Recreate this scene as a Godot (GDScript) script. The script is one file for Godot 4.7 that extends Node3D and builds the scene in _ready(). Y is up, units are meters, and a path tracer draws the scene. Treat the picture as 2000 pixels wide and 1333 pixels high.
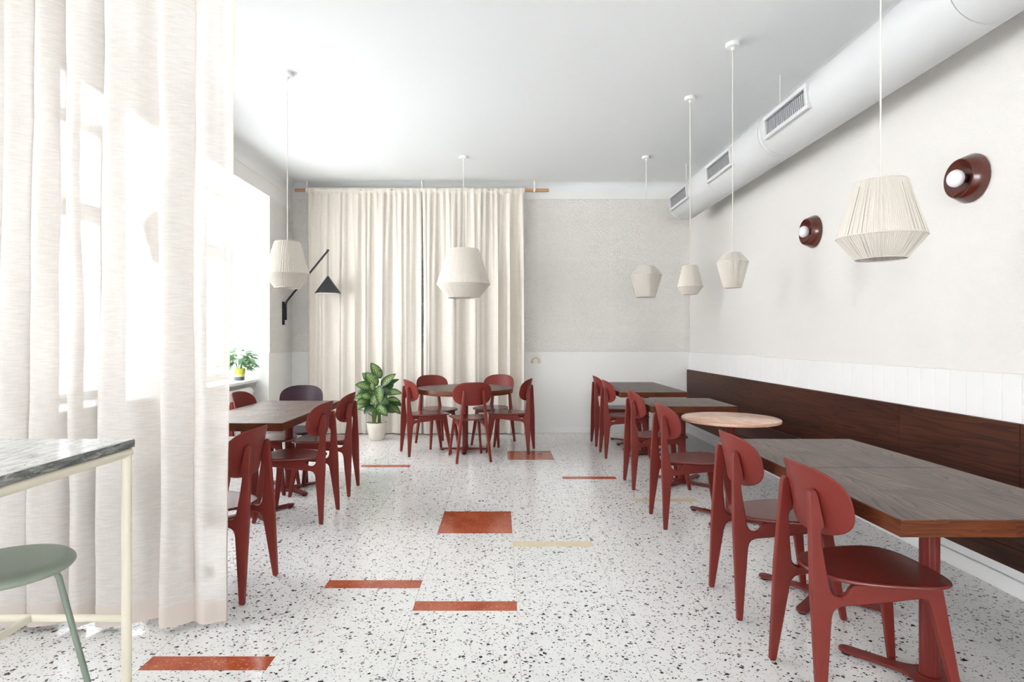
extends Node3D
# A restaurant dining room. x right, y up, metres; the camera looks along -z, so a depth d lies at z = -d.

const CEIL := 3.5
const XL := -2.92
const XR := 2.66
const DB := 8.26
const DF := -5.6
const WINDOWS := [[5.86, 7.43], [3.6, 5.17], [1.15, 2.1]]

var M := {}
var used := {}
var rng := RandomNumberGenerator.new()

# ---------------------------------------------------------------- mesh builder
class MB:
	var v := PackedVector3Array()
	var n := PackedVector3Array()
	var t := PackedVector2Array()

	static func box_uv(p: Vector3, k: Vector3) -> Vector2:
		var a := k.abs()
		if a.y >= a.x and a.y >= a.z:
			return Vector2(p.x, p.z)
		if a.x >= a.z:
			return Vector2(p.y, p.z)
		return Vector2(p.y, p.x)

	func tri(a: Vector3, b: Vector3, c: Vector3, na: Vector3, nb: Vector3, nc: Vector3, ua: Vector2, ub: Vector2, uc: Vector2) -> void:
		var k := (b - a).cross(c - a)
		if k.length_squared() < 1e-16:
			return
		if k.dot(na + nb + nc) > 0.0:
			v.append_array([a, c, b]); n.append_array([na, nc, nb]); t.append_array([ua, uc, ub])
		else:
			v.append_array([a, b, c]); n.append_array([na, nb, nc]); t.append_array([ua, ub, uc])

	func flat3(a: Vector3, b: Vector3, c: Vector3, o: Vector3) -> void:
		var k := (b - a).cross(c - a).normalized()
		if k.dot(o) < 0.0:
			k = -k
		tri(a, b, c, k, k, k, box_uv(a, k), box_uv(b, k), box_uv(c, k))

	func quad(a: Vector3, b: Vector3, c: Vector3, d: Vector3, o: Vector3) -> void:
		flat3(a, b, c, o); flat3(a, c, d, o)

	func quadn(a: Vector3, b: Vector3, c: Vector3, d: Vector3, na: Vector3, nb: Vector3, nc: Vector3, nd: Vector3, ua := Vector2.INF, ub := Vector2.INF, uc := Vector2.INF, ud := Vector2.INF) -> void:
		if ua == Vector2.INF:
			var k := (na + nb + nc + nd)
			ua = box_uv(a, k); ub = box_uv(b, k); uc = box_uv(c, k); ud = box_uv(d, k)
		tri(a, b, c, na, nb, nc, ua, ub, uc); tri(a, c, d, na, nc, nd, ua, uc, ud)

	func box(c: Vector3, s: Vector3, bev := 0.003, bs := Basis.IDENTITY) -> MB:
		var h := s * 0.5
		bev = minf(bev, minf(h.x, minf(h.y, h.z)) * 0.9)
		for i in 3:
			var j := (i + 1) % 3
			var k := (i + 2) % 3
			for si in [-1.0, 1.0]:
				var pts: Array[Vector3] = []
				for q in [[-1.0, -1.0], [1.0, -1.0], [1.0, 1.0], [-1.0, 1.0]]:
					var p := Vector3.ZERO
					p[i] = si * h[i]; p[j] = q[0] * (h[j] - bev); p[k] = q[1] * (h[k] - bev)
					pts.append(c + bs * p)
				var o := Vector3.ZERO
				o[i] = si
				quad(pts[0], pts[1], pts[2], pts[3], bs * o)
				if bev > 0.0:
					for sj in [-1.0, 1.0]:
						var e: Array[Vector3] = []
						for q in [[0, -1.0], [0, 1.0], [1, 1.0], [1, -1.0]]:
							var p := Vector3.ZERO
							p[i] = si * (h[i] - (bev if q[0] == 1 else 0.0)); p[j] = sj * (h[j] - (bev if q[0] == 0 else 0.0)); p[k] = q[1] * (h[k] - bev)
							e.append(c + bs * p)
						o = Vector3.ZERO
						o[i] = si; o[j] = sj
						quad(e[0], e[1], e[2], e[3], bs * o)
		if bev > 0.0:
			for sx in [-1.0, 1.0]:
				for sy in [-1.0, 1.0]:
					for sz in [-1.0, 1.0]:
						var s3 := Vector3(sx, sy, sz)
						var e2: Array[Vector3] = []
						for i in 3:
							var p := Vector3.ZERO
							for j in 3:
								p[j] = s3[j] * (h[j] - (0.0 if i == j else bev))
							e2.append(c + bs * p)
						flat3(e2[0], e2[1], e2[2], bs * s3)
		return self

	# profile of (radius, height) points turned round the y axis of xf
	func lathe(prof: Array, segs: int, xf := Transform3D.IDENTITY, crease := 0.75) -> MB:
		var en: Array[Vector2] = []
		for i in prof.size() - 1:
			var e: Vector2 = prof[i + 1] - prof[i]
			en.append(Vector2(e.y, -e.x).normalized())
		for i in prof.size() - 1:
			var n0 := en[i]
			var n1 := en[i]
			if i > 0 and en[i - 1].dot(en[i]) > crease:
				n0 = (en[i - 1] + en[i]).normalized()
			if i < en.size() - 1 and en[i + 1].dot(en[i]) > crease:
				n1 = (en[i + 1] + en[i]).normalized()
			for k in segs:
				var a0 := TAU * k / segs
				var a1 := TAU * (k + 1) / segs
				var d0 := Vector3(cos(a0), 0, sin(a0))
				var d1 := Vector3(cos(a1), 0, sin(a1))
				var pa: Vector2 = prof[i]
				var pb: Vector2 = prof[i + 1]
				var up := Vector3.UP
				quadn(xf * (d0 * pa.x + up * pa.y), xf * (d1 * pa.x + up * pa.y), xf * (d1 * pb.x + up * pb.y), xf * (d0 * pb.x + up * pb.y),
					xf.basis * (d0 * n0.x + up * n0.y), xf.basis * (d1 * n0.x + up * n0.y), xf.basis * (d1 * n1.x + up * n1.y), xf.basis * (d0 * n1.x + up * n1.y))
		return self

	# a tube along points; radii one number or one per point
	func tube(pts: Array, radii, segs := 10, cap := true) -> MB:
		var count := pts.size()
		var rings: Array = []
		var norms: Array = []
		var side := Vector3.ZERO
		for i in count:
			var d: Vector3 = (pts[mini(i + 1, count - 1)] - pts[maxi(i - 1, 0)]).normalized()
			if side == Vector3.ZERO:
				side = d.cross(Vector3.UP if absf(d.y) < 0.9 else Vector3.RIGHT).normalized()
			side = (side - d * side.dot(d)).normalized()
			var up := d.cross(side)
			var r: float = radii[i] if radii is Array else radii
			var ring: Array[Vector3] = []
			var nn: Array[Vector3] = []
			for k in segs:
				var a := TAU * k / segs
				var o := side * cos(a) + up * sin(a)
				ring.append(pts[i] + o * r); nn.append(o)
			rings.append(ring); norms.append(nn)
		for i in count - 1:
			for k in segs:
				var q := (k + 1) % segs
				quadn(rings[i][k], rings[i][q], rings[i + 1][q], rings[i + 1][k], norms[i][k], norms[i][q], norms[i + 1][q], norms[i + 1][k])
		if cap:
			for e in [0, count - 1]:
				var o: Vector3 = (pts[0] - pts[1]) if e == 0 else (pts[count - 1] - pts[count - 2])
				for k in segs:
					flat3(pts[e], rings[e][k], rings[e][(k + 1) % segs], o)
		return self

	static func inset(poly: PackedVector2Array, dist: Array) -> PackedVector2Array:
		var out := PackedVector2Array()
		var c := poly.size()
		for i in c:
			var a := poly[(i + c - 1) % c]
			var b := poly[i]
			var d := poly[(i + 1) % c]
			var n0 := Vector2((b - a).y, -(b - a).x).normalized()
			var n1 := Vector2((d - b).y, -(d - b).x).normalized()
			var d0: float = dist[(i + c - 1) % c]
			var d1: float = dist[i]
			var det := n0.x * n1.y - n0.y * n1.x
			if absf(det) < 0.2:
				out.append(b - (n0 + n1).normalized() * (d0 + d1) * 0.5)
			else:
				out.append(b + Vector2((-d0 * n1.y + d1 * n0.y) / det, (-n0.x * d1 + n1.x * d0) / det))
		return out

	# polygon in the xy plane of xf, given thickness along z, with chamfers except on the edges listed in cut
	func extrude(poly_in: PackedVector2Array, thick: float, bev: float, xf := Transform3D.IDENTITY, cut: Array = []) -> MB:
		var poly := poly_in
		var area := 0.0
		var c := poly.size()
		for i in c:
			area += poly[i].cross(poly[(i + 1) % c])
		var cuts := cut.duplicate()
		if area < 0.0:
			poly = poly.duplicate(); poly.reverse()
			cuts = []
			for k in cut:
				cuts.append((c - 2 - k + c) % c)
		var dist: Array = []
		for i in c:
			dist.append(0.0 if i in cuts else bev)
		var ins := inset(poly, dist)
		var en: Array[Vector2] = []
		for i in c:
			var e := poly[(i + 1) % c] - poly[i]
			en.append(Vector2(e.y, -e.x).normalized())
		var h := thick * 0.5
		var hb := h - bev
		var Z := Vector3(0, 0, 1)
		for i in c:
			var j := (i + 1) % c
			var n0 := en[i]
			var n1 := en[i]
			var p := en[(i + c - 1) % c]
			if p.dot(en[i]) > 0.72:
				n0 = (p + en[i]).normalized()
			if en[j].dot(en[i]) > 0.72:
				n1 = (en[j] + en[i]).normalized()
			var m0 := xf.basis * Vector3(n0.x, n0.y, 0)
			var m1 := xf.basis * Vector3(n1.x, n1.y, 0)
			var zz := xf.basis * Z
			var A := Vector3(poly[i].x, poly[i].y, 0)
			var B := Vector3(poly[j].x, poly[j].y, 0)
			var A2 := Vector3(ins[i].x, ins[i].y, 0)
			var B2 := Vector3(ins[j].x, ins[j].y, 0)
			var full := h if i in cuts else hb
			quadn(xf * (A - Z * full), xf * (B - Z * full), xf * (B + Z * full), xf * (A + Z * full), m0, m1, m1, m0)
			if not (i in cuts) and bev > 0.0:
				for s in [-1.0, 1.0]:
					var e0: Vector3 = (m0 + zz * s * 0.15).normalized()
					var e1: Vector3 = (m1 + zz * s * 0.15).normalized()
					var f0: Vector3 = (m0 * 0.15 + zz * s).normalized()
					var f1: Vector3 = (m1 * 0.15 + zz * s).normalized()
					quadn(xf * (A + Z * s * hb), xf * (B + Z * s * hb), xf * (B2 + Z * s * h), xf * (A2 + Z * s * h), e0, e1, f1, f0)
		var ids := Geometry2D.triangulate_polygon(ins)
		for s in [-1.0, 1.0]:
			for k in range(0, ids.size(), 3):
				var q: Array[Vector3] = []
				for m in 3:
					q.append(xf * (Vector3(ins[ids[k + m]].x, ins[ids[k + m]].y, s * h)))
				flat3(q[0], q[1], q[2], xf.basis * Z * s)
		return self

	# smooth surface through rows of points; hint tells which way is out at the middle of row hr
	func surf(rows: Array, wrap: bool, hint: Vector3, hr := -1, uvs: Array = []) -> MB:
		var nr := rows.size()
		var nc: int = rows[0].size()
		var nm: Array = []
		for i in nr:
			var line := PackedVector3Array()
			for j in nc:
				var j0 := (j + nc - 1) % nc if wrap else maxi(j - 1, 0)
				var j1 := (j + 1) % nc if wrap else mini(j + 1, nc - 1)
				var du: Vector3 = rows[i][j1] - rows[i][j0]
				var dv: Vector3 = rows[mini(i + 1, nr - 1)][j] - rows[maxi(i - 1, 0)][j]
				line.append(du.cross(dv).normalized())
			nm.append(line)
		for e in [0, nr - 1]:
			var sum := Vector3.ZERO
			for j in nc:
				sum += nm[e][j]
			var flatrow := true
			for j in nc:
				if rows[e][j].distance_squared_to(rows[e][0]) > 1e-12:
					flatrow = false
			if flatrow:
				var near: int = 1 if e == 0 else nr - 2
				sum = Vector3.ZERO
				for j in nc:
					sum += nm[near][j]
				for j in nc:
					nm[e][j] = sum.normalized()
		var at: int = hr if hr >= 0 else nr / 2
		var flip := 1.0
		var s2 := Vector3.ZERO
		for j in nc:
			s2 += nm[at][j]
		if s2.dot(hint) < 0.0:
			flip = -1.0
		for i in nr - 1:
			for j in (nc if wrap else nc - 1):
				var q := (j + 1) % nc
				if uvs.is_empty():
					quadn(rows[i][j], rows[i][q], rows[i + 1][q], rows[i + 1][j], nm[i][j] * flip, nm[i][q] * flip, nm[i + 1][q] * flip, nm[i + 1][j] * flip)
				else:
					quadn(rows[i][j], rows[i][q], rows[i + 1][q], rows[i + 1][j], nm[i][j] * flip, nm[i][q] * flip, nm[i + 1][q] * flip, nm[i + 1][j] * flip, uvs[i][j], uvs[i][q], uvs[i + 1][q], uvs[i + 1][j])
		return self

	func mesh() -> ArrayMesh:
		var a := []
		a.resize(Mesh.ARRAY_MAX)
		a[Mesh.ARRAY_VERTEX] = v; a[Mesh.ARRAY_NORMAL] = n; a[Mesh.ARRAY_TEX_UV] = t
		var m := ArrayMesh.new()
		m.add_surface_from_arrays(Mesh.PRIMITIVE_TRIANGLES, a)
		return m

# ---------------------------------------------------------------- nodes
func P(x: float, y: float, d: float) -> Vector3:
	return Vector3(x, y, -d)

func numbered(called: String) -> String:
	if not used.has(called):
		used[called] = 0
		return called
	used[called] += 1
	return "%s_%03d" % [called, used[called]]

func tag(o: Node3D, label: String, category: String, group := "") -> Node3D:
	o.set_meta("label", label); o.set_meta("category", category)
	if group:
		o.set_meta("group", group)
	return o

func thing(called: String, label: String, category: String, at := Vector3.ZERO, turn := 0.0, group := "") -> Node3D:
	var o := Node3D.new()
	o.name = numbered(called)
	add_child(o)
	o.position = at; o.rotation.y = turn
	return tag(o, label, category, group)

func part(called: String, b, m: Material, parent: Node3D, at := Transform3D.IDENTITY) -> MeshInstance3D:
	var o := MeshInstance3D.new()
	o.mesh = b.mesh() if b is MB else b
	o.material_override = m
	o.name = called
	o.transform = at
	o.cast_shadow = GeometryInstance3D.SHADOW_CASTING_SETTING_ON
	parent.add_child(o, true)
	return o

func struct(called: String, b, m: Material) -> MeshInstance3D:
	var o := part(called, b, m, self)
	o.set_meta("kind", "structure")
	return o

func dup(o: Node3D, base: String, label: String, at: Vector3, turn: float) -> Node3D:
	var c: Node3D = o.duplicate()
	c.name = numbered(base)
	add_child(c)
	c.position = at; c.rotation.y = turn
	c.set_meta("label", label)
	return c

func span(x0: float, x1: float, y0: float, y1: float, d0: float, d1: float, bev := 0.003, b: MB = null) -> MB:
	if b == null:
		b = MB.new()
	return b.box(Vector3((x0 + x1) / 2, (y0 + y1) / 2, -(d0 + d1) / 2), Vector3(absf(x1 - x0), absf(y1 - y0), absf(d1 - d0)), bev)

# ---------------------------------------------------------------- materials
func mat(c: Color, rough: float, spec := 0.5) -> StandardMaterial3D:
	var m := StandardMaterial3D.new()
	m.albedo_color = c
	m.roughness = rough
	m.metallic_specular = spec
	return m

func rgb(r: int, g: int, b: int) -> Color:
	return Color(r / 255.0, g / 255.0, b / 255.0)

func noise(freq: float, sd: int, oct := 3) -> FastNoiseLite:
	var f := FastNoiseLite.new()
	f.noise_type = FastNoiseLite.TYPE_SIMPLEX_SMOOTH
	f.frequency = freq; f.seed = sd; f.fractal_octaves = oct
	return f

func noise_tex(size: int, freq: float, sd: int, oct := 3) -> NoiseTexture2D:
	var t := NoiseTexture2D.new()
	t.width = size; t.height = size; t.seamless = true
	t.noise = noise(freq, sd, oct)
	return t

func image_tex(size: int, data: PackedByteArray) -> ImageTexture:
	return ImageTexture.create_from_image(Image.create_from_data(size, size, false, Image.FORMAT_RGB8, data))

func relief(m: StandardMaterial3D, t: Texture2D, cm: float, scale: float) -> StandardMaterial3D:
	m.heightmap_enabled = true
	m.heightmap_texture = t
	m.heightmap_scale = cm
	m.uv1_triplanar = true; m.uv1_world_triplanar = true
	m.uv1_scale = Vector3.ONE * scale
	return m

func terrazzo() -> ImageTexture:
	var N := 2048
	var data := PackedByteArray()
	data.resize(N * N * 3)
	var cloud := noise(0.006, 5, 3)
	for y in range(0, N, 4):
		for x in range(0, N, 4):
			var q := cloud.get_noise_2d(x, y) * 3.0
			var r := int(238 + q)
			var g := int(237 + q)
			var b := int(234 + q)
			for yy in 4:
				var o := ((y + yy) * N + x) * 3
				for xx in 4:
					data[o] = r; data[o + 1] = g; data[o + 2] = b
					o += 3
	var g2 := RandomNumberGenerator.new()
	g2.seed = 11
	var kinds := [[3600, 3.5, 13.0, [[216, 214, 210], [206, 203, 198], [224, 217, 206], [198, 198, 200], [230, 224, 214], [184, 179, 174]]],
		[5200, 2.2, 5.6, [[84, 82, 84], [124, 122, 122], [54, 52, 56], [160, 154, 148], [110, 102, 96]]],
		[2600, 4.0, 10.0, [[38, 37, 42], [52, 50, 54], [76, 74, 78], [118, 116, 116], [30, 30, 34]]],
		[800, 7.5, 16.5, [[32, 32, 37], [44, 43, 49], [36, 34, 38], [64, 62, 68], [150, 146, 142], [26, 26, 30]]],
		[190, 4.0, 13.0, [[172, 112, 92], [186, 150, 118], [150, 110, 104], [198, 168, 130]]]]
	for k in kinds:
		for i in k[0]:
			var cx := g2.randf() * N
			var cy := g2.randf() * N
			var rad: float = k[1] + (k[2] - k[1]) * pow(g2.randf(), 2.2)
			var sides := g2.randi_range(4, 7)
			var turn := g2.randf() * TAU
			var sq := g2.randf_range(0.42, 0.95)
			var c: Array = k[3][g2.randi() % k[3].size()]
			var pts: Array[Vector2] = []
			for s in sides:
				var a := TAU * (s + g2.randf_range(-0.3, 0.3)) / sides
				pts.append(Vector2(cos(a), sin(a) * sq).rotated(turn) * rad * g2.randf_range(0.7, 1.1))
			for y in range(int(-rad * 1.1), int(rad * 1.1) + 1):
				var lo := 1e9
				var hi := -1e9
				for s in sides:
					var p := pts[s]
					var q := pts[(s + 1) % sides]
					if (p.y <= y) != (q.y <= y):
						var x := p.x + (q.x - p.x) * (y - p.y) / (q.y - p.y)
						lo = minf(lo, x); hi = maxf(hi, x)
				if lo > hi:
					continue
				var row := posmod(int(cy) + y, N) * N
				for x in range(int(cx + lo + 0.5), int(cx + hi + 0.5)):
					var o := (row + posmod(x, N)) * 3
					data[o] = c[0]; data[o + 1] = c[1]; data[o + 2] = c[2]
	return image_tex(N, data)

# oak or walnut: v runs along the grain
func wood(N: int, sd: int, light: Array, dark: Array, rings: float, cath: float) -> ImageTexture:
	var data := PackedByteArray()
	data.resize(N * N * 3)
	var warp := noise(1.0, sd, 3)
	var fib := noise(1.0, sd + 1, 2)
	var tone := noise(1.0, sd + 2, 2)
	var o := 0
	for y in N:
		var v := float(y) / N
		for x in N:
			var u := float(x) / N
			var uu := absf(fposmod(u * 2.0, 1.0) - 0.5)
			var t := sqrt(uu * uu + 0.004) * rings + v * cath * (1.0 if u < 0.5 else -0.8) + warp.get_noise_2d(u * 5.0, v * 1.6) * 1.5
			var ring := fposmod(t, 1.0)
			ring = pow(ring, 3.0)
			var f := fib.get_noise_2d(u * 260.0, v * 7.0)
			var w := 0.25 + 0.6 * ring + 0.35 * f + 0.30 * tone.get_noise_2d(u * 4.0, v * 1.2)
			w = clampf(w, 0.0, 1.0)
			data[o] = int(lerpf(light[0], dark[0], w)); data[o + 1] = int(lerpf(light[1], dark[1], w)); data[o + 2] = int(lerpf(light[2], dark[2], w))
			o += 3
	return image_tex(N, data)

# stone with clouds, veins and flecks
func stone(N: int, sd: int, a: Array, b: Array, vein: Array, freq: float, stretch: float, width: float, amount: float) -> ImageTexture:
	var data := PackedByteArray()
	data.resize(N * N * 3)
	var cl := noise(1.0, sd, 4)
	var ve := noise(1.0, sd + 1, 3)
	var fl := noise(1.0, sd + 2, 2)
	var o := 0
	for y in N:
		for x in N:
			var u := float(x) / N * freq
			var v := float(y) / N * freq * stretch
			var w := clampf(0.5 + 0.9 * cl.get_noise_2d(u, v), 0.0, 1.0)
			var q := ve.get_noise_2d(u * 0.8 + cl.get_noise_2d(v, u) * 0.5, v * 0.8) + 0.35 * sin((u * 0.9 + v * 0.5) * 2.1)
			var s := clampf(1.0 - absf(q) / width, 0.0, 1.0) * amount
			s = maxf(s, clampf((fl.get_noise_2d(u * 9.0, v * 9.0) - 0.42) * 5.0, 0.0, 1.0) * amount * 0.7)
			for k in 3:
				data[o] = int(lerpf(lerpf(a[k], b[k], w), vein[k], s))
				o += 1
	return image_tex(N, data)

func leaf_tex(sd: int) -> ImageTexture:
	var N := 256
	var data := PackedByteArray()
	data.resize(N * N * 3)
	var f := noise(0.035, sd, 3)
	var o := 0
	for y in N:
		var v := float(y) / N
		for x in N:
			var u := absf(float(x) / N - 0.5) * 2.0
			var vein := fposmod((v + u * 0.32) * 8.0, 1.0)
			var stripe := smoothstep(0.30, 0.42, vein) * (1.0 - smoothstep(0.58, 0.72, vein))
			var pale := stripe * (1.0 - smoothstep(0.45, 0.78, u + f.get_noise_2d(x, y) * 0.35)) * smoothstep(0.03, 0.16, v) * (1.0 - smoothstep(0.78, 0.95, v))
			pale = maxf(pale, (1.0 - smoothstep(0.02, 0.06, u)) * 0.7)
			var g := f.get_noise_2d(x * 0.6 + 400.0, y * 0.6) * 12.0
			data[o] = int(clampf(lerpf(30 + g, 206, pale), 0, 255)); data[o + 1] = int(clampf(lerpf(78 + g * 1.4, 222, pale), 0, 255)); data[o + 2] = int(clampf(lerpf(26 + g * 0.5, 140, pale), 0, 255))
			o += 3
	return image_tex(N, data)

func weave(N: int, sd: int, lo: float, hi: float, base: Array) -> ImageTexture:
	var im := Image.create(N, N, false, Image.FORMAT_RGBA8)
	var f := noise(1.0, sd, 2)
	var g := noise(1.0, sd + 3, 2)
	for y in N:
		for x in N:
			var h := f.get_noise_2d(x * 0.012, y * 0.42)
			var w := g.get_noise_2d(x * 0.35, y * 0.02)
			var a := clampf(lerpf(lo, hi, 0.5 + 0.75 * h + 0.35 * w), 0.0, 1.0)
			var k := 1.0 + 0.025 * h
			im.set_pixel(x, y, Color(base[0] / 255.0 * k, base[1] / 255.0 * k, base[2] / 255.0 * k, a))
	return ImageTexture.create_from_image(im)

func materials() -> void:
	M.white = mat(rgb(241, 240, 237), 0.75, 0.35)
	M.ceiling = mat(rgb(238, 240, 240), 0.9, 0.3)
	M.smooth_wall = mat(rgb(241, 240, 236), 0.7, 0.35)
	M.plaster = relief(mat(rgb(237, 234, 228), 0.9, 0.3), noise_tex(512, 0.08, 21, 2), 1.1, 1.0)
	M.plaster_soft = relief(mat(rgb(239, 236, 231), 0.9, 0.3), noise_tex(1024, 0.13, 22, 3), 0.3, 1.3)
	M.white_gloss = mat(rgb(240, 239, 236), 0.35, 0.5)
	M.duct = mat(rgb(218, 219, 219), 0.5, 0.35)
	M.joint = mat(rgb(206, 203, 198), 0.8)
	M.terrazzo = mat(Color.WHITE, 0.16, 0.5)
	M.terrazzo.albedo_texture = terrazzo()
	M.red_marble = mat(Color.WHITE, 0.13, 0.4)
	M.red_marble.albedo_texture = stone(512, 31, [186, 92, 60], [166, 72, 46], [236, 196, 158], 5.0, 1.0, 0.012, 0.75)
	M.red_marble.uv1_scale = Vector3(1.9, 1.9, 1)
	M.cream_stone = mat(Color.WHITE, 0.12, 0.5)
	M.cream_stone.albedo_texture = stone(256, 35, [232, 220, 190], [224, 206, 170], [240, 232, 212], 4.0, 1.0, 0.03, 0.5)
	M.cream_stone.uv1_scale = Vector3(2, 2, 1)
	M.top = mat(Color.WHITE, 0.44, 0.45)
	M.top.albedo_texture = wood(1024, 41, [122, 103, 93], [48, 35, 30], 16.0, 7.0)
	M.top.uv1_scale = Vector3(1.3, 0.9, 1)
	M.edge = mat(Color.WHITE, 0.42, 0.35)
	M.edge.albedo_texture = wood(256, 45, [112, 56, 28], [66, 31, 15], 6.0, 2.0)
	M.edge.uv1_scale = Vector3(4.0, 1.2, 1)
	M.bench = mat(Color.WHITE, 0.42, 0.3)
	M.bench.albedo_texture = wood(1024, 49, [80, 44, 30], [38, 21, 15], 9.0, 3.0)
	M.bench.uv1_scale = Vector3(1.6, 0.45, 1)
	M.rod = mat(rgb(196, 150, 104), 0.5)
	M.red = mat(rgb(122, 45, 38), 0.44, 0.38)
	M.red_seat = mat(rgb(116, 43, 36), 0.27, 0.6)
	M.plum = mat(rgb(50, 28, 39), 0.46, 0.4)
	M.red_metal = mat(rgb(114, 40, 34), 0.4, 0.4)
	M.pink = mat(Color.WHITE, 0.22, 0.5)
	M.pink.albedo_texture = stone(512, 61, [232, 192, 168], [218, 164, 138], [240, 226, 212], 4.0, 1.0, 0.05, 0.7)
	M.pink.uv1_scale = Vector3(1.5, 1.5, 1)
	M.grey_marble = mat(Color.WHITE, 0.2, 0.5)
	M.grey_marble.albedo_texture = stone(1024, 65, [226, 226, 221], [186, 188, 186], [120, 122, 122], 22.0, 0.3, 0.08, 0.6)
	M.grey_marble.uv1_scale = Vector3(1.4, 1.4, 1)
	M.grey_edge = mat(Color.WHITE, 0.5, 0.4)
	M.grey_edge.albedo_texture = stone(512, 67, [150, 152, 148], [74, 77, 78], [214, 210, 196], 30.0, 0.16, 0.12, 0.7)
	M.grey_edge.uv1_scale = Vector3(1.6, 1.6, 1)
	M.cream_metal = mat(rgb(232, 224, 204), 0.4, 0.5)
	M.green_seat = mat(rgb(142, 152, 136), 0.5, 0.5)
	M.green_metal = mat(rgb(124, 138, 122), 0.35, 0.5)
	M.string = mat(rgb(224, 217, 207), 0.9, 0.2)
	M.string.backlight_enabled = true
	M.string.backlight = Color(0.25, 0.235, 0.215)
	M.cord = mat(rgb(236, 231, 222), 0.8, 0.3)
	M.ceramic = mat(rgb(88, 34, 24), 0.12, 0.6)
	M.opal = mat(rgb(242, 240, 246), 0.25, 0.5)
	M.black_metal = mat(rgb(30, 32, 36), 0.45, 0.5)
	M.dark = mat(rgb(40, 40, 43), 0.8)
	M.drape = mat(Color.WHITE, 0.95, 0.15)
	M.drape.albedo_texture = weave(256, 71, 1.0, 1.0, [229, 222, 211])
	M.drape.uv1_scale = Vector3(2, 2, 1)
	M.drape.backlight_enabled = true
	M.drape.backlight = Color(0.3, 0.29, 0.27)
	M.sheer = mat(Color.WHITE, 0.95, 0.1)
	M.sheer.transparency = BaseMaterial3D.TRANSPARENCY_ALPHA
	M.sheer.albedo_texture = weave(512, 75, 0.81, 0.92, [226, 220, 214])
	M.sheer.uv1_scale = Vector3(1.5, 1.5, 1)
	M.sheer.backlight_enabled = true
	M.sheer.backlight = Color(0.4, 0.395, 0.385)
	M.sheer_hem = mat(rgb(220, 208, 199), 0.95, 0.1)
	M.sheer_hem.transparency = BaseMaterial3D.TRANSPARENCY_ALPHA
	M.sheer_hem.albedo_color.a = 0.92
	M.sheer_hem.backlight_enabled = true
	M.sheer_hem.backlight = Color(0.3, 0.29, 0.28)
	M.glass = mat(Color(1, 1, 1, 0.04), 0.02, 0.5)
	M.glass.transparency = BaseMaterial3D.TRANSPARENCY_ALPHA
	M.paving = mat(rgb(198, 199, 199), 0.9)
	M.pot_cream = mat(rgb(236, 228, 212), 0.4, 0.5)
	M.soil = mat(rgb(62, 46, 36), 1.0, 0.2)
	M.leaf = mat(Color.WHITE, 0.38, 0.5)
	M.leaf.albedo_texture = leaf_tex(81)
	M.leaf.backlight_enabled = true
	M.leaf.backlight = Color(0.15, 0.18, 0.1)
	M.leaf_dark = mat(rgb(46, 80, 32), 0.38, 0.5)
	M.leaf_small = mat(rgb(84, 120, 84), 0.45, 0.5)
	M.leaf_small.backlight_enabled = true
	M.leaf_small.backlight = Color(0.25, 0.3, 0.2)
	M.stem = mat(rgb(112, 142, 74), 0.5, 0.5)
	M.pot_yellow = mat(rgb(196, 198, 66), 0.35, 0.5)
	M.pot_sand = mat(rgb(222, 206, 150), 0.4, 0.5)
	M.pot_slate = mat(rgb(84, 95, 102), 0.4, 0.5)
	M.hook = mat(rgb(226, 208, 190), 0.5, 0.5)
	M.slat = mat(rgb(150, 151, 154), 0.4, 0.5)

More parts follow.
